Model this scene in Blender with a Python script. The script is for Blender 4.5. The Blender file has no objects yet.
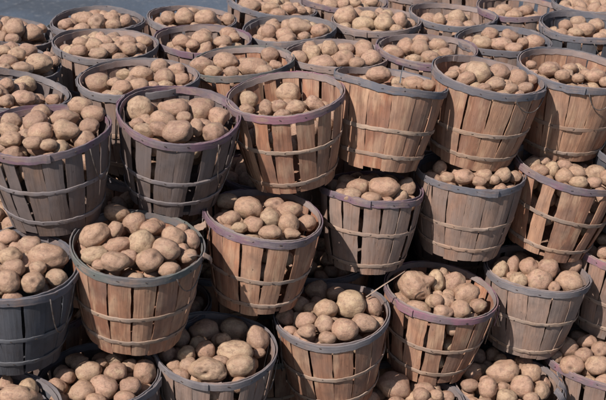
import bpy, bmesh, math, random, time
T0 = time.time()
import numpy as np
from mathutils import Vector, Matrix, Quaternion, noise
from mathutils.bvhtree import BVHTree
random.seed(7)
PI = math.pi
scene = bpy.context.scene
COL = scene.collection

# ---------------------------------------------------------------- camera
F = 1200.0; DEP = math.radians(24); CAMZ = 2.97
CAM = Vector((0, 0, CAMZ))
RIGHT = Vector((1, 0, 0)); FWD = Vector((0, math.cos(DEP), -math.sin(DEP))); UP = Vector((0, math.sin(DEP), math.cos(DEP)))
def pt(x, y, depth):
    return CAM + (FWD * F + RIGHT * (x - 303) + UP * (200 - y)) * (depth / F)
def proj(p):
    d = p - CAM; z = d.dot(FWD)
    return 303 + F * d.dot(RIGHT) / z, 200 - F * d.dot(UP) / z
cam = bpy.data.cameras.new('camera'); camo = bpy.data.objects.new('camera', cam); COL.objects.link(camo)
camo.location = CAM; camo.rotation_euler = (PI / 2 - DEP, 0, 0)
cam.sensor_width = 36; cam.lens = 36 * F / 606; cam.clip_start = .05; cam.clip_end = 500
cam.dof.use_dof = True; cam.dof.focus_distance = 4.65; cam.dof.aperture_fstop = 5.6
scene.camera = camo

# ---------------------------------------------------------------- light
SUN_EL = math.radians(47); SUN_AZ = math.radians(SUNAZ) if 'SUNAZ' in globals() else math.radians(-140)   # azimuth from +Y towards +X
sd = Vector((math.sin(SUN_AZ) * math.cos(SUN_EL), math.cos(SUN_AZ) * math.cos(SUN_EL), math.sin(SUN_EL)))
sl = bpy.data.lights.new('sun', 'SUN'); so = bpy.data.objects.new('sun', sl); COL.objects.link(so)
so.rotation_euler = sd.to_track_quat('Z', 'Y').to_euler(); sl.energy = 5.0; sl.angle = math.radians(.6); sl.color = (1, .93, .885)
w = bpy.data.worlds.new('World'); scene.world = w; w.use_nodes = True
nt = w.node_tree; sky = nt.nodes.new('ShaderNodeTexSky'); sky.sky_type = 'NISHITA'; sky.sun_disc = False
sky.sun_elevation = SUN_EL; sky.sun_rotation = SUN_AZ
bg = nt.nodes['Background']; bg.inputs[1].default_value = .075
nt.links.new(sky.outputs[0], bg.inputs[0])
vs = scene.view_settings; vs.view_transform = 'Standard'; vs.look = 'None'; vs.exposure = .17; vs.gamma = 1

# ---------------------------------------------------------------- materials
class NT:
    def __init__(s, name, rough=.8, spec=.3):
        s.m = bpy.data.materials.new(name); s.m.use_nodes = True; s.t = s.m.node_tree; s.b = s.t.nodes['Principled BSDF']
        s.b.inputs['Roughness'].default_value = rough; s.b.inputs['Specular IOR Level'].default_value = spec
    def n(s, typ, **kw):
        o = s.t.nodes.new('ShaderNode' + typ)
        for k, v in kw.items(): setattr(o, k, v)
        return o
    def l(s, a, b): s.t.links.new(a, b)
    def coord(s, scale=(1, 1, 1), kind='Object', offs=None):
        tc = s.n('TexCoord'); mp = s.n('Mapping'); mp.inputs['Scale'].default_value = scale
        s.l(tc.outputs[kind], mp.inputs[0])
        if offs is not None: s.l(offs, mp.inputs['Location'])
        return mp.outputs[0]
    def noise(s, vec, scale, detail=4, rough=.6, dist=0):
        o = s.n('TexNoise'); o.inputs['Scale'].default_value = scale; o.inputs['Detail'].default_value = detail
        o.inputs['Roughness'].default_value = rough; o.inputs['Distortion'].default_value = dist; s.l(vec, o.inputs['Vector']); return o.outputs['Fac']
    def ramp(s, fac, stops, interp='LINEAR'):
        o = s.n('ValToRGB'); o.color_ramp.interpolation = interp; e = o.color_ramp.elements
        while len(e) < len(stops): e.new(.5)
        for i, (p, c) in enumerate(stops):
            e[i].position = p; e[i].color = (c, c, c, 1) if not hasattr(c, '__len__') else (*c, 1)
        s.l(fac, o.inputs[0]); return o.outputs[0]
    def mix(s, fac, a, b, mode='MIX'):
        o = s.n('Mix', data_type='RGBA', blend_type=mode)
        for i, v in ((0, fac), (6, a), (7, b)):
            if hasattr(v, 'links') or hasattr(v, 'is_linked'): s.l(v, o.inputs[i])
            elif isinstance(v, (int, float)): o.inputs[i].default_value = v if i == 0 else (v, v, v, 1)
            else: o.inputs[i].default_value = (*v, 1)
        return o.outputs[2]
    def math(s, op, a, b=0.0, clamp=False):
        o = s.n('Math', operation=op, use_clamp=clamp)
        for i, v in ((0, a), (1, b)):
            if isinstance(v, (int, float)): o.inputs[i].default_value = v
            else: s.l(v, o.inputs[i])
        return o.outputs[0]
    def rnd(s):
        g = s.n('NewGeometry'); oi = s.n('ObjectInfo')
        return s.math('FRACT', s.math('ADD', g.outputs['Random Per Island'], oi.outputs['Random']))
    def bump(s, h, strength, dist):
        o = s.n('Bump'); o.inputs['Strength'].default_value = strength; o.inputs['Distance'].default_value = dist
        s.l(h, o.inputs['Height']); s.l(o.outputs[0], s.b.inputs['Normal'])

def offs3(N, r, k=37.0):
    c = N.n('CombineXYZ'); N.l(N.math('MULTIPLY', r, k), c.inputs[0]); N.l(N.math('MULTIPLY', r, k * .7), c.inputs[1]); N.l(N.math('MULTIPLY', r, k * 1.3), c.inputs[2])
    return c.outputs[0]

def wood(name, cols, grey, greyamt, paint=None, paintamt=.8, along='UV', dirt=.5, rough=.8):
    """thin split wood; UV map: u runs across the grain in metres, v along it"""
    N = NT(name, rough, .25)
    r = N.rnd()
    off = offs3(N, r)
    fib = N.coord((420, 14, 1), 'UV', off)
    fine = N.noise(fib, 1, 5, .65)
    mid = N.noise(N.coord((70, 5, 1), 'UV', off), 1, 4, .6, .4)
    big = N.noise(N.coord((9, 9, 9), 'Object', off), 1, 4, .6)
    base = N.ramp(r, [(0, cols[0]), (.3, cols[1]), (.6, cols[2]), (1, cols[3])])
    c = N.mix(N.math('MULTIPLY', N.ramp(mid, [(.35, 0), (.72, 1)]), .6), base, tuple(v * .5 for v in cols[1]))
    c = N.mix(N.ramp(N.noise(N.coord((30, 9, 1), 'UV', off), 1, 3, .5), [(.50, 0), (.66, .55)]), c, tuple(min(.62, v * 1.3) for v in cols[2]))
    c = N.mix(N.ramp(fine, [(.40, .36), (.56, 0)]), c, tuple(v * .32 for v in cols[2]))
    gm = N.ramp(N.noise(N.coord((7, 7, 4), 'Object', off), 1.3, 5, .62), [(.42 - greyamt * .25, 0), (.68 - greyamt * .25, 1)])
    c = N.mix(N.math('MULTIPLY', gm, min(.9, .4 + greyamt * .6)), c, grey)
    # dirt and damp stains
    c = N.mix(N.math('MULTIPLY', N.ramp(big, [(.5, 0), (.78, 1)]), dirt), c, (.055, .045, .042))
    st = N.noise(N.coord((38, 3.5, 1), 'UV', off), 1, 4, .7, .8)
    c = N.mix(N.ramp(st, [(.54, 0), (.70, .55)]), c, tuple(v * .38 for v in cols[3]))
    # fine black mould specks
    sp = N.noise(N.coord((160, 60, 1), 'UV', off), 1, 2, .5)
    c = N.mix(N.ramp(sp, [(.70, 0), (.76, .7)]), c, (.03, .026, .025))
    if paint:
        pm = N.math('MULTIPLY', N.ramp(N.math('ADD', N.math('MULTIPLY', mid, .5), N.math('MULTIPLY', N.noise(N.coord((14, 14, 14), 'Object', off), 1, 6, .7), .6)), [(.45, .1), (.57, 1)]), paintamt)
        # worn through the grain
        two = N.ramp(N.noise(N.coord((5.5, 5.5, 5.5), 'Object', off), 1, 4, .65), [(.45, 0), (.54, 1)])
        paint_c = N.mix(two, paint, tuple(.22 * p_ + .78 * g_ for p_, g_ in zip(paint, (.125, .115, .125))))
        pm = N.math('MULTIPLY', pm, N.ramp(fine, [(.34, .45), (.5, 1)]))
        c = N.mix(pm, c, paint_c)
    N.l(c, N.b.inputs['Base Color'])
    h = N.math('ADD', N.math('MULTIPLY', fine, .8), N.math('MULTIPLY', mid, .8))
    N.bump(h, .75, .0016)
    return N.m

ORANGE = [(.52, .255, .15), (.40, .175, .10), (.54, .315, .20), (.30, .14, .087)]
TAN = [(.37, .23, .165), (.46, .295, .215), (.27, .175, .135), (.42, .235, .155)]
BROWN = [(.19, .135, .105), (.25, .16, .115), (.15, .11, .092), (.22, .155, .125)]
DARK_SHADED = [(.075, .07, .075), (.095, .083, .082), (.062, .06, .066), (.10, .088, .083)]  # shadow over the shaded baskets is painted into this dark wood colour
GREY = (.21, .19, .185)
M = {
 'orange': wood('wood_orange', ORANGE, (.24, .175, .145), .05, dirt=.6),
 'tan': wood('wood_tan', TAN, (.22, .185, .165), .35, dirt=.6),
 'brown': wood('wood_brown', BROWN, (.15, .13, .13), .45, dirt=.6),
 'dark': wood('wood_dark_shaded', DARK_SHADED, (.10, .105, .12), .6, dirt=.6),
 'hoop_tan': wood('hoop_tan', [(.45, .30, .21), (.38, .26, .19), (.48, .33, .23), (.42, .26, .18)], (.30, .26, .235), .15, dirt=.4),
 'hoop_brown': wood('hoop_brown', [(.28, .22, .19), (.25, .2, .18), (.3, .23, .19), (.24, .19, .17)], (.22, .20, .21), .5, dirt=.5),
 'hoop_dark_shaded': wood('hoop_dark_shaded', [(.15, .145, .15), (.17, .16, .16), (.14, .135, .14), (.16, .15, .15)], (.15, .155, .17), .5, dirt=.5),  # hoops of the shaded baskets, shadow put into their dark tone too
 'rim_purple': wood('rim_purple', TAN, (.22, .20, .215), .5, (.17, .095, .135), .88, dirt=.45),
 'rim_magenta': wood('rim_magenta', TAN, (.25, .215, .235), .3, (.27, .12, .165), .85, dirt=.4),
 'rim_blue': wood('rim_blue', TAN, (.20, .20, .21), .6, (.115, .122, .145), .88, dirt=.5),
 'rim_grey': wood('rim_grey', TAN, (.22, .205, .205), .8, (.165, .15, .155), .8, dirt=.5),
 'rim_green': wood('rim_green', TAN, (.19, .19, .18), .6, (.115, .13, .12), .88, dirt=.5),
 'rim_tan': wood('rim_tan', TAN, (.30, .26, .25), .55, (.26, .205, .19), .5, dirt=.45),
}
def potato_mat():
    N = NT('potato_skin', .62, .4)
    r = N.rnd(); off = offs3(N, r, 23.0)
    co = N.coord((1.5, 1.5, 1.5), 'Object', off)
    base = N.ramp(r, [(0, (.37, .22, .15)), (.15, (.47, .30, .20)), (.3, (.32, .19, .135)), (.45, (.50, .305, .215)), (.6, (.42, .245, .165)), (.72, (.53, .385, .24)), (.85, (.38, .245, .175)), (1, (.46, .285, .19))])
    a = N.noise(co, 1.6, 4, .6)
    c = N.mix(N.ramp(a, [(.35, 0), (.7, .75)]), base, (.33, .195, .125))
    b = N.noise(co, 4.5, 5, .7)
    c = N.mix(N.ramp(b, [(.48, 0), (.70, .5)]), c, (.54, .395, .265))
    e_ = N.noise(N.coord((1, 1, 1), 'Object', offs3(N, r, 51.0)), 1.1, 5, .6, .3)
    c = N.mix(N.ramp(e_, [(.52, 0), (.72, .5)]), c, (.55, .42, .255))
    # dry soil left on the skin
    d = N.noise(co, 2.3, 6, .75, .6)
    c = N.mix(N.ramp(d, [(.50, 0), (.63, .62)]), c, (.18, .115, .085))
    d2 = N.noise(co, 9, 5, .8, .4)
    c = N.mix(N.ramp(d2, [(.55, 0), (.66, .5)]), c, (.17, .108, .08))
    # net-like russet
    v = N.n('TexVoronoi', feature='DISTANCE_TO_EDGE'); v.inputs['Scale'].default_value = 16; N.l(co, v.inputs['Vector'])
    c = N.mix(N.ramp(v.outputs['Distance'], [(0, .22), (.10, 0)]), c, (.24, .145, .09))
    # lenticels
    v2 = N.n('TexVoronoi', feature='F1'); v2.inputs['Scale'].default_value = 11; N.l(co, v2.inputs['Vector'])
    c = N.mix(N.ramp(v2.outputs['Distance'], [(.13, .85), (.21, 0)]), c, (.13, .076, .05))
    at = N.n('Attribute', attribute_name='pit')
    c = N.mix(N.math('MULTIPLY', at.outputs['Fac'], .95), c, (.13, .075, .05))
    N.l(c, N.b.inputs['Base Color'])
    N.l(N.ramp(d, [(.4, .42), (.65, .8)]), N.b.inputs['Roughness'])
    N.b.inputs['Subsurface Weight'].default_value = .06
    N.b.inputs['Subsurface Radius'].default_value = (.010, .005, .003); N.b.inputs['Subsurface Scale'].default_value = .5
    h = N.math('ADD', N.math('MULTIPLY', b, .7), N.math('ADD', N.math('MULTIPLY', N.noise(co, 22, 4, .7), .28), N.math('MULTIPLY', v2.outputs['Distance'], .12)))
    N.bump(h, .8, .0045)
    return N.m
M['potato'] = potato_mat()
def ground_mat():
    N = NT('asphalt', .85, .3); co = N.coord((1, 1, 1))
    g = N.noise(co, 220, 3, .7); g2 = N.noise(co, 60, 4, .7); b = N.noise(co, 1.7, 5, .6)
    c = N.ramp(N.math('ADD', N.math('MULTIPLY', g, .6), N.math('MULTIPLY', g2, .4)), [(.36, (.03, .042, .06)), (.52, (.075, .098, .13)), (.66, (.19, .22, .27))])
    c = N.mix(N.ramp(b, [(.4, 0), (.75, .5)]), c, (.11, .13, .155))
    b2 = N.noise(co, .5, 5, .65); c = N.mix(N.ramp(b2, [(.46, 0), (.60, .6)]), c, (.045, .050, .058)); b3 = N.noise(co, 14, 4, .75); c = N.mix(N.ramp(b3, [(.56, 0), (.66, .55)]), c, (.21, .21, .215))
    cr = N.n('TexVoronoi', feature='DISTANCE_TO_EDGE'); cr.inputs['Scale'].default_value = .55; N.l(N.coord((1, 1, 1)), cr.inputs['Vector'])
    c = N.mix(N.ramp(cr.outputs['Distance'], [(0, .35), (.008, 0)]), c, (.03, .033, .04))
    N.l(c, N.b.inputs['Base Color']); N.bump(g2, .6, .006); return N.m
M['ground'] = ground_mat()
def wire_mat():
    N = NT('rusty_wire', .55, .4); a = N.noise(N.coord(), 60, 3)
    N.l(N.ramp(a, [(.35, (.10, .075, .06)), (.65, (.22, .19, .17))]), N.b.inputs['Base Color']); N.b.inputs['Metallic'].default_value = .5; return N.m
M['wire'] = wire_mat()
def staple_mat():
    N = NT('staple_rust', .7, .3); a = N.noise(N.coord(), 90, 3)
    N.l(N.ramp(a, [(.35, (.03, .024, .022)), (.65, (.09, .06, .045))]), N.b.inputs['Base Color']); return N.m
M['staple'] = staple_mat()

# ---------------------------------------------------------------- mesh helper
class MB:
    def __init__(s): s.v = []; s.f = []; s.uv = []; s.second = None
    def grid(s, P, UVs, closed=False):
        """closed loft: P[i][j] rings; rings closed in j; caps at both ends"""
        n = len(P); m = len(P[0]); b = len(s.v)
        for r in P: s.v.extend(r)
        for i in range(n - 1):
            for j in range(m):
                k = (j + 1) % m
                s.f.append((b + i * m + j, b + i * m + k, b + (i + 1) * m + k, b + (i + 1) * m + j))
                s.uv.append((UVs[i][j], UVs[i][k] if k else UVs[i][m], UVs[i + 1][k] if k else UVs[i + 1][m], UVs[i + 1][j]))
        s.f.append(tuple(b + j for j in range(m))[::-1]); s.uv.append(tuple(UVs[0][j] for j in range(m))[::-1])
        s.f.append(tuple(b + (n - 1) * m + j for j in range(m))); s.uv.append(tuple(UVs[-1][j] for j in range(m)))
    def build(s, name, mat, parent=None, smooth=False):
        me = bpy.data.meshes.new(name); me.from_pydata([tuple(p) for p in s.v], [], s.f)
        ul = me.uv_layers.new(name='UVMap'); flat = [c for f in s.uv for q in f for c in q]
        ul.data.foreach_set('uv', flat)
        me.materials.append(mat)
        if s.second is not None:      # faces from here on take the staple metal
            me.materials.append(M['staple']); me.polygons.foreach_set('material_index', [0 if i < s.second else 1 for i in range(len(me.polygons))])
        me.update()
        if smooth:
            me.polygons.foreach_set('use_smooth', [True] * len(me.polygons))
        o = bpy.data.objects.new(name, me); COL.objects.link(o)
        if parent: o.parent = parent
        return o

def thing(name, label, cat, group=None, mesh=None):
    o = bpy.data.objects.new(name, mesh); COL.objects.link(o)
    o['label'] = label; o['category'] = cat
    if group: o['group'] = group
    return o

# ---------------------------------------------------------------- ground
bm = bmesh.new(); 
for x in (-60, 60):
    pass
vs_ = [bm.verts.new(p) for p in ((-60, -20, 0), (60, -20, 0), (60, 140, 0), (-60, 140, 0))]; bm.faces.new(vs_)
me = bpy.data.meshes.new('ground'); bm.to_mesh(me); me.materials.append(M['ground'])
g = bpy.data.objects.new('ground', me); COL.objects.link(g); g['kind'] = 'structure'

# ---------------------------------------------------------------- baskets
# key: rim centre x, y (photo px), depth, size, bottom centre x,y or None, rim roll seen, staves, stave coverage, rim, wood, hoop, heap height at centre, heap edge
BK = {}
def bk(k, cx, cy, dep, s, bot=None, roll=0, n=17, cov=.80, rim='rim_grey', wd='tan', hp='hoop_tan', h0=-.005, dome=.045, lab='', short='', miss=None):
    BK[k] = dict(key=k, cx=cx, cy=cy, dep=dep, s=s, bot=bot, roll=roll, n=n, cov=cov, rim=rim, wd=wd, hp=hp, h0=h0, dome=dome, lab=lab, short=short, miss=miss)
bk('A', 46, 131, 4.097, .98, (57, 222), n=17, cov=.84, rim='rim_purple', wd='brown', hp='hoop_brown', h0=-0.035, dome=0.05, lab='grey slatted basket with worn purple rim at the left edge of the upper row', short='left-edge purple-rimmed basket')
bk('B', 179, 115, 4.246, 1.00, (173, 203), n=17, cov=.80, rim='rim_purple', wd='brown', hp='hoop_brown', h0=-0.05, dome=0.05, lab='dark gappy basket with purple rim and wire handle, upper row, second from left', short='dark gappy purple-rimmed basket')
bk('C', 286, 96, 4.401, .985, (292, 176), n=16, cov=.80, rim='rim_magenta', wd='orange', hp='hoop_tan', h0=-0.095, dome=0.04, lab='half-filled pink-rimmed basket with wide gaps between slats in the upper row', short='half-filled pink-rimmed basket')
bk('D', 391, 81, 4.536, .965, (377, 162), n=15, cov=.985, rim='rim_blue', wd='orange', hp='hoop_tan', h0=-0.05, dome=0.03, lab='low-filled orange wooden basket with blue-grey rim in the centre of the upper row', short='low-filled blue-grey-rimmed basket')
bk('E', 488, 77, 4.645, 1.00, (470, 150), n=15, cov=.97, rim='rim_blue', wd='orange', hp='hoop_tan', h0=-0.035, dome=0.05, lab='tilted orange basket with blue-grey rim, full of potatoes, upper row second from right', short='tilted blue-rimmed upper basket')
bk('F', 575, 70, 4.81, 1.02, (558, 142), n=15, cov=.985, rim='rim_blue', wd='orange', hp='hoop_tan', h0=-0.05, dome=0.035, lab='close-slatted orange basket with blue-grey rim, rightmost of the upper front row', short='rightmost upper front basket')
bk('H', 139, 79, 4.584, 1.03, None, -3, rim='rim_grey', wd='tan', h0=-0.05, dome=0.04, lab='grey-rimmed basket directly behind the dark gappy purple-rimmed basket', short='grey basket behind the dark one')
bk('I', 242, 63, 4.915, .96, None, -6, rim='rim_green', wd='orange', h0=-0.045, dome=0.04, lab='greenish-grey-rimmed basket behind and left of the half-filled pink-rimmed one', short='green-grey-rimmed back basket')
bk('J', 337, 56, 5.042, .95, None, 3, rim='rim_tan', wd='tan', h0=-.015, dome=.05, lab='pale-rimmed full basket just behind the gap between pink-rimmed and blue-rimmed baskets', short='pale basket behind the pink one')
bk('K', 427, 50, 5.111, .98, None, 5, rim='rim_purple', wd='tan', h0=-0.045, dome=0.045, cov=.8, lab='faded mauve-rimmed basket behind the low-filled blue-grey-rimmed one', short='mauve basket in the second row')
bk('L', 503, 41, 5.311, .95, None, 7, rim='rim_blue', wd='tan', h0=-0.04, dome=0.05, lab='dark blue-rimmed basket just behind the tilted orange basket', short='dark blue-rimmed second-row basket')
bk('M', 588, 27, 5.498, 1.01, None, 8, cov=.82, rim='rim_blue', wd='dark', hp='hoop_dark_shaded', h0=-0.055, dome=0.05, lab='shaded grey basket with blue-grey rim in the top right corner', short='shaded top-right basket')
bk('N', 10, 92, 4.449, .99, None, 8, rim='rim_grey', wd='brown', hp='hoop_brown', h0=-0.05, dome=0.05, lab='grey basket behind the left-edge purple-rimmed basket, its inner wall lit', short='second basket on the left edge')
bk('O', 3, 62, 4.819, 1.03, None, 8, rim='rim_grey', wd='brown', hp='hoop_brown', h0=.005, dome=.05, lab='heaped grey basket, third back along the left edge of the photo', short='third basket on the left edge')
bk('P', 10, 32, 5.533, .91, None, 10, rim='rim_grey', wd='dark', hp='hoop_dark_shaded', h0=-.01, dome=.06, lab='dark grey basket farthest back at the left edge, beside the asphalt', short='farthest basket on the left edge')
bk('Q', 98, 22, 5.621, 1.0, None, -3, rim='rim_grey', wd='brown', hp='hoop_brown', h0=-.02, dome=.06, lab='grey basket at the far left with blue asphalt right behind it', short='far grey basket by the asphalt')
bk('R', 106, 45, 5.13, 1.02, None, 0, rim='rim_grey', wd='tan', hp='hoop_brown', h0=-.03, dome=.06, lab='wide grey-rimmed basket in front of the far left grey one by the asphalt', short='wide grey third-row basket')
bk('S', 192, 20, 5.708, .97, None, 4, rim='rim_grey', wd='tan', hp='hoop_brown', h0=-.03, dome=.055, lab='far grey basket holding a row of four big potatoes before the asphalt', short='far basket with four big potatoes')
bk('T', 203, 40, 5.283, .98, None, 0, rim='rim_purple', wd='tan', h0=-0.055, dome=0.05, lab='mauve-rimmed basket between the green-grey-rimmed one and the far row', short='mauve-rimmed basket in the third row')
bk('U', 272, 5, 5.986, 1.01, None, 12, rim='rim_blue', wd='tan', hp='hoop_brown', h0=-.02, dome=.05, lab='pale blue-grey basket at the top edge tilted down to the right', short='tilted basket at the top edge')
bk('V', 290, 30, 5.487, .98, None, -2, rim='rim_grey', wd='tan', h0=-.02, dome=.05, lab='grey-rimmed full basket in front of the tilted top-edge basket', short='grey third-row centre basket')
bk('W', 376, 22, 5.673, .97, None, 2, rim='rim_tan', wd='tan', cov=.85, h0=-.01, dome=.06, lab='pale-rimmed basket topped by one big round potato at its left side', short='basket topped by a round potato')
bk('X', 345, 1, 6.155, 1.0, None, 6, rim='rim_purple', wd='tan', h0=-.015, dome=.05, lab='mauve-rimmed basket cut by the top edge of the photo near its middle', short='mauve basket at the top edge')
bk('Y', 453, 16, 5.816, .96, None, 8, cov=.8, rim='rim_blue', wd='tan', h0=-0.07, dome=0.05, lab='blue-grey-rimmed basket with gappy inner wall left of the mauve far right one', short='blue-grey gappy third-row basket')
bk('Z', 519, 8, 5.987, .97, None, 6, cov=.8, rim='rim_purple', wd='tan', h0=-0.07, dome=0.05, lab='half-filled faded purple-rimmed basket at the top right, inner slats showing', short='half-filled far purple basket')
bk('AA', 413, -9, 6.569, 1.04, None, 6, rim='rim_tan', wd='tan', h0=-.02, dome=.07, lab='basket almost hidden at the top edge with pinkish potatoes, right of centre', short='almost hidden top-edge basket')
bk('BB', 478, -14, 6.341, 1.01, None, 4, rim='rim_blue', wd='tan', h0=-.02, dome=.07, lab='basket whose blue-grey front rim only dips below the top edge', short='barely seen blue top-edge basket')
bk('CC', 598, 3, 6.036, 1.03, None, 4, rim='rim_grey', wd='dark', hp='hoop_dark_shaded', h0=-.05, dome=.03, cov=.8, lab='darkest basket, behind the shaded one in the top right corner', short='darkest corner basket')
bk('a', 10, 267, 3.987, 1.0, (15, 357), n=17, cov=.95, rim='rim_blue', wd='dark', hp='hoop_dark_shaded', h0=-.02, dome=.06, lab='dark blue-grey basket in shadow at the left edge below the purple-rimmed one', short='dark shaded left-edge basket')
bk('b', 138, 246, 4.089, 1.04, (134, 333), n=17, cov=.96, rim='rim_green', wd='orange', hp='hoop_tan', h0=-.01, dome=.055, lab='heaped reddish-orange basket with green-grey rim under the dark gappy basket', short='reddish green-rimmed basket')
bk('c', 264, 217, 4.34, .97, (256, 297), n=15, cov=.82, rim='rim_purple', wd='orange', hp='hoop_tan', h0=-0.04, dome=0.06, lab='orange gappy basket with purple rim beneath the half-filled pink-rimmed one', short='orange purple-rimmed basket')
bk('d', 371, 189, 4.60, .90, (364, 270), n=16, cov=.84, rim='rim_purple', wd='tan', hp='hoop_tan', h0=0, dome=.04, lab='straight-sided tan basket with violet rim under the low-filled centre one', short='straight tan violet-rimmed basket')
bk('e', 470, 172, 4.70, .97, (459, 249), n=18, cov=.985, rim='rim_blue', wd='tan', hp='hoop_tan', h0=-.01, dome=.03, lab='close-slatted weathered basket with blue-grey rim under the tilted orange basket', short='weathered close-slatted basket')
bk('f', 570, 168, 4.80, 1.03, (546, 240), n=16, cov=.87, rim='rim_purple', wd='orange', hp='hoop_tan', h0=-0.035, dome=0.045, lab='leaning brown basket with purple rim under the rightmost upper front basket', short='leaning purple-rimmed right basket')
bk('g', 627, 250, 4.975, 1.04, None, 18, n=16, cov=.87, rim='rim_magenta', wd='tan', h0=-.01, dome=.05, lab='magenta-rimmed basket cut by the right edge, middle of the stack', short='right-edge magenta-rimmed basket')
bk('h', 648, 155, 4.884, 1.0, None, 14, n=16, cov=.9, rim='rim_blue', wd='dark', hp='hoop_dark_shaded', h0=-.03, dome=.04, lab='shaded basket with blue-grey rim barely entering at the right edge', short='shaded right-edge basket')
bk('i', 99, 378, 4.157, .98, None, -5, n=17, cov=.85, rim='rim_grey', wd='brown', hp='hoop_brown', h0=-.015, dome=.04, lab='dark-rimmed basket full of potatoes cut by the bottom edge below the reddish one', short='bottom-left full basket')
bk('j', 215, 348, 4.276, .99, (212, 430), n=17, cov=.85, rim='rim_grey', wd='tan', hp='hoop_tan', h0=-0.045, dome=0.045, lab='grey-rimmed basket with an eyed potato in front, below between orange and reddish baskets', short='grey-rimmed lower basket')
bk('k', 332, 315, 4.494, .99, (333, 392), n=16, cov=.96, rim='rim_grey', wd='orange', hp='hoop_tan', h0=-.01, dome=.05, lab='heaped orange basket with grey rim at the bottom centre, one huge potato on top', short='heaped bottom-centre basket')
bk('l', 441, 292, 4.659, .99, (425, 367), n=14, cov=.83, rim='rim_magenta', wd='orange', hp='hoop_tan', h0=-0.03, dome=0.055, lab='gappy basket with bright magenta rim and a knobbly potato, lower right of centre', short='bright magenta-rimmed lower basket')
bk('m', 537, 272, 4.811, .95, (522, 340), n=14, cov=.93, rim='rim_grey', wd='tan', hp='hoop_tan', h0=-0.02, dome=0.05, lab='tan basket with grey rim and slanted slats at lower right below the leaning one', short='slant-slatted grey-rimmed basket')
bk('n', 407, 408, 4.597, 1.02, None, 0, rim='rim_grey', wd='tan', h0=-.01, dome=.06, lab='basket at the bottom edge showing only potatoes, below the bright magenta-rimmed one', short='bottom-edge basket of loose tops')
bk('o', 507, 385, 4.75, .99, None, 5, rim='rim_blue', wd='tan', hp='hoop_brown', h0=-.01, dome=.05, lab='basket with broken grey slats at its right side on the bottom edge', short='broken-slatted bottom basket')
bk('p', 600, 357, 4.927, 1.05, None, 12, n=15, cov=.8, rim='rim_magenta', wd='tan', h0=0, dome=.05, lab='pink-rimmed basket in the bottom right corner, potatoes bulging between its slats', short='bottom-right pink-rimmed basket')
bk('q', -5, 408, 3.904, .95, None, 0, rim='rim_grey', wd='dark', hp='hoop_dark_shaded', h0=-.01, dome=.05, lab='basket in the bottom left corner showing a single dark potato', short='bottom-left corner basket')

PITCH = {'D': (9, .8), 'E': (1, 2), 'A': (-5, 1), 'B': (-8, 1), 'C': (-3, 1), 'b': (-4, 1), 'j': (-6, 1), 'k': (-4, 1), 'l': (-2, 1), 'a': (-6, 1), 'e': (2, 1), 'c': (-1, 1)}
RT, RB, HT = .215, .158, .325
def fit_axis(b, c):
    nat = 5.7 * (b['cx'] - 303) / 303
    if b['bot'] is None:
        rr = math.radians(b['roll'] - nat) * .8
        return Vector((math.sin(rr), 0, math.cos(rr))).normalized()
    best = None; h = HT * b['s']
    for i in range(-20, 21):
        for j in range(-16, 17):
            tx = math.radians(i); ty = math.radians(j)
            ax = Vector((math.sin(tx), math.sin(ty), math.cos(tx) * math.cos(ty))).normalized()
            x, y = proj(c - ax * h)
            pit = PITCH.get(b['key'], (0, 4)); e = ((x - b['bot'][0]) / 2) ** 2 + ((y - b['bot'][1]) / 3) ** 2 + ((ty - math.radians(pit[0])) / math.radians(pit[1])) ** 2 + (tx / math.radians(12)) ** 2
            if best is None or e < best[0]: best = (e, ax)
    return best[1]

def box_pts(P, th_dir, t):  # helper unused
    return P

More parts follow.
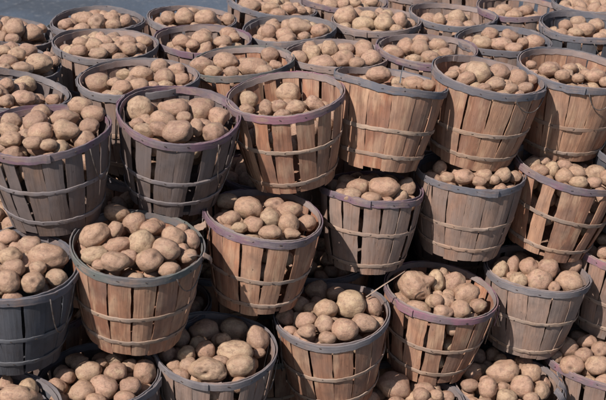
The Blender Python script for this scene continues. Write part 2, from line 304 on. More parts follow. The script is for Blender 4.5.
def make_basket(key, b):
    rs = random.Random(key + 'x')
    c = pt(b['cx'], b['cy'], b['dep']); ax = fit_axis(b, c); s = b['s']
    q = Vector((0, 0, 1)).rotation_difference(ax) @ Quaternion((0, 0, 1), rs.uniform(0, 2 * PI) if not b.get('spin') else b['spin'])
    h = HT * s; base = c - ax * h
    root = thing('bushel_basket', b['lab'], 'basket', 'bushel baskets of potatoes stacked together')
    root.rotation_mode = 'QUATERNION'; root.location = base; root.rotation_quaternion = q
    R, Rb = RT * s, RB * s
    e2, p2, e3, p3, wz, pz = rs.uniform(.008, .028), rs.uniform(0, PI), rs.uniform(0, .010), rs.uniform(0, PI), rs.uniform(.001, .006), rs.uniform(0, PI)
    def rad(v, th):   # v: 0 at rim .. 1 at bottom
        k = (1 - v) ** 1.0
        r = R + (Rb - R) * v + .007 * s * math.sin(PI * v)
        return r * (1 + k * (e2 * math.cos(2 * (th - p2)) + e3 * math.cos(3 * (th - p3))))
    def zz(v, th): return h * (1 - v) + (1 - v) * wz * math.cos(2 * (th - pz))
    def P(r, th, z): return Vector((r * math.cos(th), r * math.sin(th), z))
    # --- side wall: one thin split slat after another
    mb = MB(); n = b['n']; NV = 17
    slant = rs.uniform(-.05, .05) + (.10 if key == 'm' else 0)
    th_list = []
    for i in range(n):
        tight = b['cov'] > .95; th0 = 2 * PI * (i + rs.uniform(-.10, .10) * (.25 if tight else 1)) / n
        th_list.append(th0)
        wt = 2 * PI * R / n * b['cov'] * rs.uniform(.92, 1.06); wb = min(wt * rs.uniform(.86, .97), 2 * PI * Rb / n * (rs.uniform(.99, 1.05) if tight else rs.uniform(.95, 1.02)))
        if rs.random() < .08 and not tight: wt *= .7
        sk = slant + rs.uniform(-.045, .045) * (1.6 if b['cov'] < .9 else .25); tk = .0028
        lay = rs.choice((-.0012, 0, .0012)); bow = rs.uniform(-.003, .004); cup = rs.uniform(-.0018, .0034)
        vend = 1 + rs.uniform(-.018, .026); vst = rs.uniform(0, .012)
        rings = []; uvs = []
        for a in range(NV):
            v = vst + (vend - vst) * a / (NV - 1)
            wv = wt + (wb - wt) * min(1, v) ; tc = th0 + sk * v + .004 * math.sin(5 * v + i)
            ri = []; ui = []
            cols = (-1, -.5, 0, .5, 1)
            el_, er_ = ((.0010 * math.sin(9 * v + i * 3 + k) + .0007 * math.sin(23 * v + i * 5 + k) + rs.gauss(0, .0004)) for k in (0, 2))
            for kk, u in enumerate(cols):
                th = tc + (u * wv * .5 + (el_ if u == -1 else er_ if u == 1 else 0)) / rad(min(v, 1), tc)
                r = rad(min(v, 1), th) + tk + lay * (1 - .5 * v) + bow * math.sin(PI * v) + cup * (1 - u * u)
                ri.append(P(r, th, zz(v, th))); ui.append((u * wv * .5, v * h))
            for u in cols[::-1]:
                th = tc + (u * wv * .5 + (el_ if u == -1 else er_ if u == 1 else 0)) / rad(min(v, 1), tc)
                r = rad(min(v, 1), th) + lay * (1 - .5 * v) + bow * math.sin(PI * v) + cup * (1 - u * u)
                ri.append(P(r, th, zz(v, th))); ui.append((u * wv * .5 + .0001, v * h))
            ui.append(ui[0]); rings.append(ri); uvs.append(ui)
        mb.grid(rings, uvs)
    mb.build('side_wall', M[b['wd']], root)
    # --- hoops: an overlapping strip bent round the slats
    def hoop(name, mat, v0, height, thick, roff, tilt=0, seam=None, over=.30, inner=False, wob=.0015, seg=120, taper=.0):
        m = MB(); seam = rs.uniform(0, 2 * PI) if seam is None else seam
        rings = []; uvs = []; tot = 2 * PI + over; ph = rs.uniform(0, 6)
        for a in range(seg + 1):
            f = a / seg; th = seam + tot * f
            sp = 0
            if th > seam + 2 * PI - .10:      # lap over the first end
                sp = thick * 1.05 * min(1, (th - (seam + 2 * PI - .10)) / .10)
            if f > .985: sp += .0015
            hv = height * (1 + .05 * math.sin(3 * th + ph)) * (1 - taper * max(0, (f - .93) / .07))
            vv = v0 + tilt * math.cos(th - pz)
            zt = zz(vv, th) + wob * math.sin(2 * th + ph) + wob * .6 * math.sin(5 * th + ph)
            zt += .0007 * math.sin(23 * th + ph * 3) + .0005 * math.sin(41 * th + ph) + rs.gauss(0, .00025)
            zb = zt - hv + .0006 * math.sin(19 * th + ph * 5) + rs.gauss(0, .0003)
            vb = vv + hv / h
            r1 = rad(max(0, vv), th) ; r2 = rad(vb, th)
            if inner:
                o1, o2 = -roff - sp, -roff - thick - sp
            else:
                o1, o2 = roff + thick + sp, roff + sp
            bv = min(.0012, thick * .3)
            ring = [P(r1 + o1 - bv, th, zt), P(r1 + o1, th, zt - bv), P((r1 + r2) / 2 + o1 + .0004, th, (zt + zb) / 2), P(r2 + o1, th, zb + bv), P(r2 + o1 - bv, th, zb),
                    P(r2 + o2, th, zb), P(r1 + o2, th, zt)]
            if inner: ring = ring
            rings.append(ring)
            L = th * R
            u = [0, bv, height / 2, height - bv, height, height + thick, height + 2 * thick, height + 3 * thick]
            uvs.append([(x, L) for x in u])
        m.grid(rings, uvs)
        return seam, m
    vr = -.012 / h
    seam, mh0 = hoop('rim_hoop', M[b['rim']], vr, .029 * s, .0045, .0042, wob=rs.uniform(.0015, .0042))
    inner_mat = M['rim_tan' if b['wd'] in ('orange', 'tan') and key not in 'bdeLV' else b['rim']]
    _, mhi = hoop('inner_rim_hoop', M['rim_tan' if b['wd'] in ('orange', 'tan') and key not in 'bdeLV' else b['rim']], vr + rs.uniform(-.01, .02), .024 * s, .0035, .0005, inner=True, wob=.002)
    t1 = rs.uniform(-.028, .028); t2 = rs.uniform(-.022, .022)
    v1 = rs.uniform(.41, .53); v2 = rs.uniform(.78, .86)
    s1, mh1 = hoop('middle_hoop', M[b['hp']], v1, .0165 * s, .0036, .0046, tilt=t1, wob=.0014, taper=.4)
    s2, mh2 = hoop('lower_hoop', M[b['hp']], v2, .0165 * s, .0036, .0046, tilt=t2, wob=.0014, taper=.4)
    # --- staples through the hoops into every slat
    ms = [mh0, mh1, mh2]
    for m in ms: m.second = len(m.f)
    def staple(m, *a): staple_(m, *a)
    def staple_(m, th, z, r, L, wd_, dirv=0):
        er = Vector((math.cos(th), math.sin(th), 0)); et = Vector((-math.sin(th), math.cos(th), 0)); ez = Vector((0, 0, 1))
        ca, sa = math.cos(dirv), math.sin(dirv); d1 = et * ca + ez * sa; d2 = -et * sa + ez * ca
        cc = er * r + ez * z
        ra = [cc + d1 * (-L / 2) + d2 * (x * wd_ / 2) + er * y for x, y in ((-1, -.001), (1, -.001), (1, .0012), (-1, .0012))]
        rb = [p + d1 * L for p in ra]
        m.grid([ra, rb], [[(0, 0)] * 5, [(.01, .01)] * 5])
    for th in th_list:
        for si, (v0, ht, tt, ro) in enumerate(((vr, .029, 0, .0087), (v1, .0165, t1, .0082), (v2, .0165, t2, .0082))):
            if rs.random() < .12: continue
            t_ = th + slant * max(0, v0) + rs.uniform(-.02, .02); vv = v0 + tt * math.cos(t_ - pz)
            staple(ms[si], t_, zz(vv, t_) - ht * s * rs.uniform(.4, .6), rad(max(0, vv + .02), t_) + ro, rs.uniform(.005, .010), rs.uniform(.0014, .003), rs.uniform(-.5, .5))
    for m, nm, mt in ((mh0, 'rim_hoop', M[b['rim']]), (mh1, 'middle_hoop', M[b['hp']]), (mh2, 'lower_hoop', M[b['hp']]), (mhi, 'inner_rim_hoop', inner_mat)): m.build(nm, mt, root)
    # --- bottom board
    m = MB(); sg = 32; rings = []; uvs = []
    for z, rr in ((.004, Rb * .995), (.016, Rb * .995)):
        rings.append([P(rr, 2 * PI * i / sg, z) for i in range(sg)]); uvs.append([(rr * math.cos(2 * PI * i / sg), rr * math.sin(2 * PI * i / sg)) for i in range(sg + 1)])
    m.grid(rings, uvs); m.build('bottom_board', M[b['wd']], root)
    b['root'] = root; b['c'] = c; b['ax'] = ax; b['q'] = q; b['base'] = base; b['R'] = R; b['Rb'] = Rb; b['h'] = h; b['rad'] = rad; b['zz'] = zz
    bpy.context.view_layer.update()
    b['mat'] = Matrix.LocRotScale(base, q, None); b['inv'] = b['mat'].inverted()

for k, b in BK.items(): make_basket(k, b)

# the baskets buried inside the stack, which carry the rows above: copies of a few already made
rs = random.Random(77); taken = [(b['c'].copy(), b['ax']) for b in BK.values()]
TZ = [CAMZ - 1.83, CAMZ - 2.22, CAMZ - 2.60]
srcs = [BK[k] for k in ('e', 'b', 'd', 'a', 'E', 'h')]; BUR = []
def bury(x, y, z):
    for c0, _ in taken:
        if abs(c0.z - z) < .2 and math.hypot(c0.x - x, c0.y - y) < .385: return
        if abs(c0.z - z) < .45 and c0.z > z and c0.y < y - .1 and False: return
    sb = rs.choice(srcs); s_ = .97 / sb['s'] if sb['s'] > 1 else 1
    root = sb['root'].copy(); COL.objects.link(root)
    root['label'] = 'basket buried in the dark inside of the stack'; root['group'] = 'baskets hidden inside the stack'
    q = Quaternion((0, 0, 1), rs.uniform(0, 6.28)); h = HT * sb['s'] * s_
    root.rotation_quaternion = q; root.scale = (s_,) * 3; root.location = (x, y, z - h)
    for ch in list(sb['root'].children):
        if ch.name.startswith('wire'): continue
        c2 = ch.copy(); COL.objects.link(c2); c2.parent = root
    c = Vector((x, y, z)); taken.append((c, Vector((0, 0, 1))))
    b = dict(sb); b.update(root=root, c=c, ax=Vector((0, 0, 1)), q=q, base=root.location.copy(), R=RT * .97, Rb=RB * .97, h=h, h0=-.03, dome=.04, cov=1, dep=(c - CAM).dot(FWD), mine=None)
    b['mat'] = Matrix.LocRotScale(b['base'], q, None); b['inv'] = b['mat'].inverted(); b['cx'], b['cy'] = proj(c); b['short'] = 'buried basket'
    BUR.append(b)
for zi, z in enumerate(TZ):
    for yy in range(7):
        for xx in range(9):
            y = 4.0 + .40 * yy; x = -1.62 + .42 * xx + (.21 if (yy + zi) % 2 else 0)
            # stay behind the front of the heap, which runs from near left to far right
            front_y = 3.86 + .30 * (x + .6) + (0, -.12, -.22)[zi]
            if y < front_y: continue
            bury(x, y, z + rs.uniform(-.012, .012))
for x, y in ((-.72, 3.45), (-.30, 3.58), (.05, 3.72), (-1.1, 3.3)): bury(x, y, TZ[2])
for i, b in enumerate(BUR): BK['bur%d' % i] = b
print('BASKETS', time.time() - T0)
print('BURIED', len(BUR))

def tube(pts, r, name, mat, parent, sides=6):
    m = MB(); rings = []; uvs = []
    for i, p in enumerate(pts):
        d = (pts[min(i + 1, len(pts) - 1)] - pts[max(i - 1, 0)]).normalized()
        a = d.cross(Vector((.3, .2, 1))).normalized(); c2 = d.cross(a)
        rings.append([p + (a * math.cos(2 * PI * j / sides) + c2 * math.sin(2 * PI * j / sides)) * r for j in range(sides)]); uvs.append([(j * .002, i * .01) for j in range(sides + 1)])
    m.grid(rings, uvs); return m.build(name, mat, parent, smooth=True)

# wire handles hanging from the rim (local angle found from the camera side)
def face_angle(b, px_ang):
    """local theta of the wall point that faces the camera, turned px_ang radians towards photo-right"""
    d = b['inv'].to_3x3() @ (Vector((0, -1, 0)))
    return math.atan2(d.y, d.x) + px_ang
def handle(key, a0, a1, sag, name='wire_handle', v0=.03):
    b = BK[key]; t0 = face_angle(b, a0); t1 = face_angle(b, a1); pts = []
    for i in range(25):
        f = i / 24; th = t0 + (t1 - t0) * f; v = v0 + sag * (1 - abs(2 * f - 1) ** 2.4)
        r = b['rad'](min(v, 1), th) + .013 + .006 * math.sin(PI * f)
        pts.append(Vector((r * math.cos(th), r * math.sin(th), b['zz'](v, th))))
    tube(pts, .0021, name, M['wire'], b['root'])
handle('B', .75, 1.35, .62); handle('B', -1.6, -1.1, .35)
handle('F', .05, .55, .20); handle('E', .35, 1.15, .16); handle('e', -1.45, -.9, .45)
handle('M', -.1, .9, .30); handle('l', 1.0, 1.6, .5); handle('k', -1.5, -1.0, .6); handle('b', .7, 1.3, .2)
handle('c', -1.5, -1.05, .4)
handle('A', .9, 1.5, .45); handle('C', -1.5, -.8, .12); handle('j', .9, 1.4, .3); handle('a', .8, 1.3, .5)

# thin splints, torn slats
def splint(name, pts, wd_, tk, mat, nrm, parent=None, taper=.5):
    m = MB(); rings = []; uvs = []; n = len(pts)
    # smooth the path
    P_ = []
    for i in range(n - 1):
        p0 = pts[max(i - 1, 0)]; p1 = pts[i]; p2 = pts[i + 1]; p3 = pts[min(i + 2, n - 1)]
        for k in range(6):
            t = k / 6; P_.append(.5 * ((2 * p1) + (p2 - p0) * t + (2 * p0 - 5 * p1 + 4 * p2 - p3) * t * t + (3 * p1 - p0 - 3 * p2 + p3) * t ** 3))
    P_.append(pts[-1]); L = 0
    for i, p in enumerate(P_):
        d = (P_[min(i + 1, len(P_) - 1)] - P_[max(i - 1, 0)]).normalized(); sx = d.cross(nrm).normalized(); nn = sx.cross(d)
        if i: L += (p - P_[i - 1]).length
        wv = wd_ * (1 - taper * (i / len(P_)) ** 3) * (1 + .08 * math.sin(i * 1.7)) * .5
        rings.append([p + sx * wv, p - nn * .0015, p - sx * wv, p - sx * wv + nn * tk, p + nn * (tk - .0015), p + sx * wv + nn * tk]); uvs.append([(wv, L), (0, L), (-wv, L), (-wv + .0002, L), (0, L), (wv - .0002, L), (wv, L)])
    m.grid(rings, uvs); return m.build(name, mat, parent)
def PX(x, y, d): return pt(x, y, d)
tow = Vector((0, -.8, .6))
o = splint('wood_splint', [PX(366, 297, 4.47), PX(379, 288, 4.46), PX(392, 279.5, 4.45), PX(405, 271, 4.44)], .0045, .002, M['hoop_tan'], tow)
o['label'] = 'thin pale splint leaning between the straight tan basket and the heaped one below'; o['category'] = 'wood splint'
o = splint('wood_splint', [PX(400, 83, 4.50), PX(401, 76, 4.50), PX(403, 66, 4.49)], .005, .003, M['hoop_dark_shaded'], tow)
o['label'] = 'short dark splint standing up among potatoes of the low-filled blue-grey-rimmed basket'; o['category'] = 'wood splint'
def lp(key, ang, v, dr):
    b = BK[key]; th = face_angle(b, ang); r = b['rad'](min(max(v, 0), 1), th) + dr
    return Vector((r * math.cos(th), r * math.sin(th), b['zz'](v, th)))
# the o basket: torn slats bent out and over at its right side
for a0, a1, wd_ in ((.95, 1.15, .030), (1.25, 1.38, .026), (1.6, 1.65, .022)):
    splint('torn_slat', [lp('o', a0, -.16, -.015), lp('o', a0 + .05, -.05, .012), lp('o', a1, .15, .024), lp('o', a1 + .03, .45, .018)], wd_, .003, M['hoop_brown'], (lp('o', a0, 0, .3) - lp('o', a0, 0, 0)), BK['o']['root'], .2)
for a0, wd_ in ((-1.15, .022), (-1.35, .018)):
    splint('torn_slat', [lp('n', a0 + 2.4, -.10, -.01), lp('n', a0 + 2.45, .02, .012), lp('n', a0 + 2.5, .35, .014)], wd_, .003, M['hoop_tan'], (lp('n', a0 + 2.4, 0, .3) - lp('n', a0 + 2.4, 0, 0)), BK['n']['root'], .3)
# torn slats at the right end of the reddish basket's rim and the left of the purple-rimmed one
splint('torn_slat', [lp('b', 1.35, -.06, .01), lp('b', 1.42, .0, .03), lp('b', 1.5, .08, .035)], .016, .003, M['tan'], (lp('b', 1.4, 0, .3) - lp('b', 1.4, 0, 0)), BK['b']['root'], .6)
splint('torn_slat', [lp('c', -1.25, .05, .010), lp('c', -1.3, .10, .022), lp('c', -1.42, .16, .045)], .028, .003, M['hoop_tan'], (lp('c', -1.3, 0, .3) - lp('c', -1.3, 0, 0)), BK['c']['root'], .6)
splint('torn_slat', [lp('b', 1.1, -.09, -.02), lp('b', 1.25, -.07, -.01), lp('b', 1.45, .02, .01)], .016, .003, M['hoop_tan'], Vector((0, 0, 1)), BK['b']['root'], .3)
splint('torn_slat', [lp('m', -1.0, .34, .012), lp('m', -.9, .45, .02), lp('m', -.8, .62, .016)], .020, .003, M['hoop_tan'], (lp('m', -.9, 0, .3) - lp('m', -.9, 0, 0)), BK['m']['root'], .5)
splint('torn_slat', [lp('l', 1.3, .0, .012), lp('l', 1.38, .10, .02), lp('l', 1.4, .30, .025)], .014, .003, M['rim_magenta'], (lp('l', 1.3, 0, .3) - lp('l', 1.3, 0, 0)), BK['l']['root'], .5)

# ---------------------------------------------------------------- potatoes
# per basket: crop origin, crop width in photo px, then blobs (x, y, w, h, angle) in the enlarged crop
POT = {
'A': (0, 92, 120, [(55,150,105,85,0),(50,195,110,80,-30),(55,240,110,80,10),(180,150,130,110,30),(205,105,100,80,0),(205,205,130,100,20),(165,252,100,60,0),(325,130,140,90,10),(330,195,125,100,0),(410,65,130,85,0),(475,110,125,90,0),(450,175,105,80,20),(245,262,90,50,0)]),
'B': (120, 80, 120, [(95,145,140,125,20),(275,140,140,90,0),(410,150,150,125,15),(215,200,130,85,-10),(325,190,80,65,0),(290,265,150,115,10),(205,245,110,70,-20),(125,250,110,65,-15),(85,220,75,55,0),(385,240,80,85,0),(475,270,125,110,-20),(500,190,100,110,-40),(430,230,70,60,0)]),
'C': (226, 60, 120, [(315,165,130,105,-5),(118,200,95,90,0),(272,235,78,75,0),(358,240,105,70,10),(205,245,80,90,20),(105,250,85,50,0),(445,225,100,75,-20),(290,270,80,40,0),(490,235,70,55,0)]),
'D': (330, 45, 120, [(245,150,125,85,0),(430,187,120,60,0),(340,185,70,45,0),(500,200,80,50,0),(180,175,80,50,0)]),
'E': (430, 40, 120, [(240,170,130,120,-20),(350,165,110,85,0),(440,195,110,95,0),(330,225,90,60,0),(180,195,95,65,20),(110,175,70,50,0),(405,245,80,55,0),(480,240,80,55,0),(510,200,70,50,0),(190,145,90,60,0),(275,240,70,40,0)]),
'F': (510, 50, 96, [(130,92,65,45,0),(250,120,130,80,0),(380,115,95,65,0),(330,155,100,60,0),(430,175,80,50,0),(540,165,130,85,0),(480,150,70,60,0),(600,200,70,60,0)]),
'a': (0, 221, 120, [(40,85,115,95,0),(150,125,125,95,-10),(245,175,190,115,-5),(50,180,120,95,0),(65,240,120,85,0),(190,240,95,70,20),(165,310,120,105,0),(285,285,110,85,0),(35,305,120,115,0),(-50,180,110,90,0),(-60,290,110,90,0)]),
'b': (80, 200, 120, [(75,180,150,115,25),(180,150,90,75,80),(280,115,120,110,40),(80,275,130,85,15),(195,225,130,80,20),(310,215,130,125,45),(360,140,115,75,0),(470,185,125,95,-25),(435,250,150,110,-10),(350,305,135,110,0),(175,310,140,95,0),(240,290,90,80,0),(560,200,110,80,-60),(545,285,90,65,20),(450,345,110,60,10),(515,145,70,50,0),(185,60,130,80,-10),(100,325,80,50,0)]),
'c': (205, 180, 120, [(220,140,145,115,-15),(130,195,100,78,10),(175,240,80,55,0),(248,225,90,72,-20),(328,195,95,90,0),(350,120,110,65,0),(425,150,130,78,10),(422,218,110,100,-60),(515,215,90,85,0),(330,262,110,65,0),(435,270,80,50,0),(110,100,120,70,0)]),
'd': (320, 165, 120, [(325,115,155,100,-5),(190,110,110,80,0),(160,152,95,70,10),(260,168,95,60,0),(440,110,90,80,-50),(110,150,70,60,0)]),
'e': (410, 140, 120, [(152,145,80,65,80),(190,190,80,55,0),(270,180,110,65,-5),(370,180,90,60,0),(470,175,80,75,0),(350,208,70,45,0),(530,185,70,55,0),(425,200,60,45,0)]),
'f': (486, 140, 120, [(235,125,90,70,0),(290,110,70,50,0),(270,155,95,65,0),(335,150,80,72,80),(395,130,80,55,0),(400,185,90,75,0),(455,165,85,65,0),(555,170,110,90,0),(465,210,90,55,0),(545,215,80,55,0),(620,190,90,80,0)]),
'g': (506, 221, 100, [(495,190,125,95,0),(590,110,85,70,0),(590,190,80,75,0),(580,270,110,80,0),(660,180,100,85,0),(650,270,100,85,0)]),
'i': (40, 321, 120, [(245,255,135,105,0),(200,215,95,65,30),(180,195,110,65,0),(375,200,95,65,0),(310,215,70,50,0),(130,280,100,80,0),(385,258,115,95,10),(530,255,130,105,90),(455,225,80,70,0),(85,340,105,90,0),(210,360,125,100,15),(320,335,140,110,-35),(450,330,110,92,0),(545,365,100,90,20),(95,395,85,55,0),(430,390,110,70,0),(280,395,100,55,0)]),
'j': (155, 305, 120, [(400,120,150,115,-10),(250,130,145,120,10),(130,170,100,95,60),(65,250,90,80,90),(160,250,90,85,60),(255,228,100,88,0),(345,180,80,75,0),(395,235,180,115,-5),(520,165,140,110,-70),(270,325,175,115,-5,'eyes'),(430,300,150,90,15),(175,310,90,80,-30),(130,350,85,55,-20),(95,310,65,60,0),(520,240,60,40,0),(330,280,80,50,0)]),
'k': (270, 275, 120, [(408,148,150,140,0),(240,80,110,110,0),(335,95,95,72,0),(280,170,118,100,0),(155,150,85,80,0),(80,215,90,80,0),(205,170,70,60,0),(180,230,110,80,20),(275,250,100,92,0),(95,285,75,50,0),(170,320,120,80,0),(190,285,90,65,0),(290,318,90,60,0),(380,275,135,110,0),(480,245,130,92,-15),(520,160,110,80,-60),(540,240,60,50,0)]),
'l': (380, 255, 120, [(175,155,155,140,-30,'knob'),(285,130,120,85,90),(310,90,75,55,0),(375,140,115,105,30),(435,195,138,105,20),(90,240,108,98,-10),(185,285,140,105,0),(285,230,70,65,0),(335,235,85,75,0),(405,275,105,92,0),(315,290,95,75,0),(495,255,90,68,15),(345,200,60,50,0)]),
'm': (478, 240, 120, [(110,150,100,78,70),(175,125,98,62,80),(255,135,95,90,0),(350,145,108,95,-10),(465,115,122,115,0),(310,205,130,112,0),(205,205,92,82,0),(460,215,128,108,0),(135,215,70,50,0),(385,240,60,60,0)]),
'n': (345, 321, 120, [(245,330,170,135,-15),(120,390,110,75,0),(385,375,85,75,0),(460,375,75,60,0),(510,385,90,65,0),(400,330,110,40,0)]),
'o': (440, 321, 120, [(320,255,158,125,0),(460,265,108,100,-20),(415,330,118,112,0),(245,340,105,95,90),(510,355,85,78,80),(335,385,100,80,0),(165,260,100,92,40),(150,325,90,65,0),(190,180,85,78,0),(265,170,75,70,0),(420,200,95,60,0),(305,190,60,50,0),(320,335,60,50,0),(460,390,80,55,0),(120,380,90,70,0)]),
'p': (486, 321, 120, [(420,135,98,88,0),(510,105,98,68,0),(495,175,88,82,0),(435,225,122,98,0),(335,180,80,65,0),(575,145,88,82,0),(560,225,115,92,10)]),
'q': (0, 380, 120, [(90,75,180,110,0),(-60,70,130,100,0)]),
'H': (80, 40, 120, [(90,220,135,105,0),(225,175,85,65,0),(310,175,122,88,0),(210,245,112,78,15),(295,230,98,72,0),(175,215,70,50,0),(400,135,92,78,0),(425,190,98,92,0),(495,150,88,68,0),(505,200,88,68,0),(365,230,60,40,0),(175,275,85,40,0)]),
'I': (185, 30, 120, [(85,180,118,95,0),(205,160,132,88,-5),(140,210,92,60,0),(235,210,78,50,0),(350,185,145,90,-5),(430,125,92,78,0),(455,180,65,50,0),(400,205,85,55,0)]),
'J': (240, 0, 120, [(295,295,90,78,0),(365,270,88,78,0),(450,250,82,85,0),(405,330,142,85,15),(525,300,112,92,0),(530,245,90,58,0),(355,348,92,45,0),(624,255,112,100,0),(659,300,105,85,10),(590,320,80,60,0)]),
'V': (240, 0, 120, [(145,160,80,75,0),(225,175,85,72,0),(295,135,118,78,0),(400,155,95,72,0),(245,205,92,65,0),(325,185,60,50,0),(90,200,68,52,0),(150,215,92,50,0)]),
'W': (320, 0, 120, [(130,80,108,105,0),(120,140,75,50,0),(220,125,112,88,0),(320,120,98,90,0),(405,105,85,78,90),(385,150,65,50,0),(290,178,78,52,0),(215,170,92,50,0)]),
'K': (320, 0, 120, [(370,265,112,75,-10),(430,240,92,90,0),(505,245,88,85,0),(510,205,88,58,0),(599,230,98,78,0),(480,300,85,50,0),(560,290,92,68,0),(639,270,78,58,0)]),
'Y': (400, 0, 120, [(145,100,85,65,0),(200,100,65,62,0),(285,90,88,78,0),(275,135,92,65,0),(350,130,68,48,0),(330,95,50,45,0)]),
'L': (400, 0, 120, [(420,220,102,72,0),(455,175,92,72,0),(550,185,85,68,0),(515,225,102,72,0),(575,245,85,55,0),(350,205,50,38,0),(675,220,112,88,0),(620,215,60,50,0)]),
'Z': (486, 0, 120, [(90,45,85,50,0),(200,55,85,58,0),(60,70,75,50,0),(140,75,85,48,0),(250,90,70,38,0),(30,60,58,40,0)]),
'M': (486, 0, 120, [(400,130,68,65,0),(465,110,85,60,0),(555,130,85,72,0),(500,150,102,68,0),(575,185,68,40,0),(455,165,75,50,0)]),
'U': (240, 0, 120, [(55,25,100,55,0),(155,40,98,62,0),(190,65,85,40,0),(250,45,68,48,0),(300,55,68,45,0),(20,32,68,48,0)]),
'X': (240, 0, 120, [(385,20,78,55,0),(455,25,85,62,0),(520,20,70,50,0),(575,15,75,50,0),(660,10,80,55,0)]),
'T': (145, 0, 120, [(190,210,95,65,0),(285,195,102,82,0),(300,175,78,60,0),(420,170,88,68,0),(395,205,92,50,0),(450,190,60,48,0),(240,225,70,48,0)]),
'S': (145, 0, 120, [(115,90,78,66,0),(205,85,98,80,0),(305,90,122,78,0),(420,98,68,66,0),(240,60,75,45,0)]),
'Q': (50, 5, 120, [(80,100,78,58,0),(180,75,88,75,0),(235,90,92,88,0),(160,115,85,42,0),(310,70,85,72,0),(320,100,78,55,0),(375,80,80,66,0),(415,95,68,50,0)]),
'R': (50, 5, 120, [(155,195,78,62,0),(145,230,92,55,0),(225,205,85,65,0),(270,185,92,65,0),(290,225,92,65,0),(240,240,92,48,0),(345,215,78,62,0),(390,185,92,62,0),(400,220,85,62,0),(470,185,88,60,0),(450,215,70,50,0)]),
'P': (0, 0, 120, [(75,145,98,95,0),(160,165,108,82,0),(65,195,78,50,0),(190,185,70,45,0),(205,145,60,45,0)]),
'O': (0, 0, 120, [(110,345,112,70,0),(200,320,138,92,0),(85,275,95,65,0),(140,250,102,60,0),(40,310,105,65,0),(15,255,80,50,0),(240,290,70,62,0),(20,345,70,50,0),(270,310,60,50,0)]),
'N': (0, 60, 100, [(155,150,132,112,0),(150,230,150,95,0),(40,150,92,90,0),(40,250,95,75,0),(320,235,95,55,0),(-20,200,80,70,0)]),
}

def fbm(p, o): return noise.noise(p + o) 
def potato_mesh(seed, sub, special=None):
    """unit potato: local x is the long axis, z the side that faces up/out"""
    rs = random.Random(seed); bm = bmesh.new(); bmesh.ops.create_icosphere(bm, subdivisions=sub, radius=1)
    o = Vector((rs.uniform(0, 99), rs.uniform(0, 99), rs.uniform(0, 99)))
    egg = rs.uniform(-.14, .14); bend = rs.uniform(-.10, .10); lump = rs.uniform(.10, .24); flat = rs.uniform(.0, .12)
    pits = []
    for _ in range(rs.randint(5, 8)):
        d = Vector((rs.gauss(0, 1), rs.gauss(0, 1), rs.gauss(0, 1))).normalized(); pits.append((d, rs.uniform(.07, .13), rs.uniform(.03, .06)))
    if special == 'eyes': pits = [(Vector((-.35, .12, .92)).normalized(), .15, .13), (Vector((-.12, -.22, .95)).normalized(), .17, .15)] + pits[:3]
    if rs.random() < .35: pits.append((Vector((rs.uniform(-.8, .8), rs.uniform(-.4, .6), .8)).normalized(), .22, .10))
    vals = []
    for v in bm.verts:
        d = v.co.normalized(); r = 1 + lump * fbm(d * 1.1, o) + .075 * fbm(d * 2.3, o * 1.7) + .022 * fbm(d * 5, o)
        pv = 0
        for pd, pr, pdep in pits:
            a = (d - pd).length
            if a < pr * 3:
                g_ = math.exp(-(a / pr) ** 2); r -= pdep * g_; r += pdep * .35 * math.exp(-((a - pr * 1.8) / (pr * .6)) ** 2); pv = max(pv, g_ * min(1, pdep / .06))
        if special == 'knob':
            for kd, kr, ka in ((Vector((.55, .80, .25)).normalized(), .26, .46), (Vector((.95, -.1, .3)).normalized(), .3, .22), (Vector((-.7, .5, .4)).normalized(), .35, .14), (Vector((.2, -.1, 1)).normalized(), .22, .08)):
                r += ka * math.exp(-((d - kd).length / kr) ** 2)
        co = d * r; co.y *= 1 + egg * co.x; co.z *= (1 + egg * co.x) * (1 - flat * (co.z < 0)); co.y += bend * (co.x * co.x - .4)
        v.co = co; vals.append(pv)
    me = bpy.data.meshes.new('potato'); bm.to_mesh(me); bm.free()
    at = me.attributes.new('pit', 'FLOAT', 'POINT'); at.data.foreach_set('value', vals)
    me.polygons.foreach_set('use_smooth', [True] * len(me.polygons)); me.materials.append(M['potato'])
    return me
HI = [potato_mesh(100 + i, 4) for i in range(14)]
LO = [potato_mesh(100 + i, 3) for i in range(14)]
SP = {'eyes': potato_mesh(301, 5, 'eyes'), 'knob': potato_mesh(302, 5, 'knob')}

spuds = []    # dict: key, c, rot(Matrix3), dims, mesh index, listed
def reff(p): return (p['d'][0] * p['d'][1] * p['d'][2]) ** (1 / 3)
NEAR = {k: [b2 for k2, b2 in BK.items() if k2 != k and (b2['c'] - b['c']).length < .62 and b2['c'].z > b['c'].z - .1 and (b2['c'].z > b['c'].z + .2 or (b2['c'] - b['c']).length < .44)] for k, b in BK.items()}
def local(b, p): return b['inv'] @ p
def wall_pen(b, p, r):
    L = local(b, p); rho = math.hypot(L.x, L.y); v = 1 - L.z / b['h']
    if v < -.02: lim = b['R'] + (-v) * .12 - r * .85      # heap above the rim must lean inwards
    else: lim = b['R'] + (b['Rb'] - b['R']) * v - r - .004
    if v < -.02: lim = min(lim, b['R'] - r * .55)
    return max(0, rho - lim)
def other_pen(key, p, r):
    e = 0
    for b2 in NEAR[key]:
        L = local(b2, p)
        if -r < L.z < b2['h'] + .01:
            v = 1 - L.z / b2['h']; rr = b2['R'] + (b2['Rb'] - b2['R']) * min(1, v) + .006; rho = math.hypot(L.x, L.y)
            dz = min(r, r + L.z) if L.z < 0 else r
            e += max(0, rr + r * .9 - rho) if L.z > 0 else min(max(0, rr + r * .8 - rho), r + L.z)
    return e
def heap(b, rho, r):
    return b['h'] + b['h0'] + b['dome'] * (1 - (rho / b['R']) ** 2) + r * .15
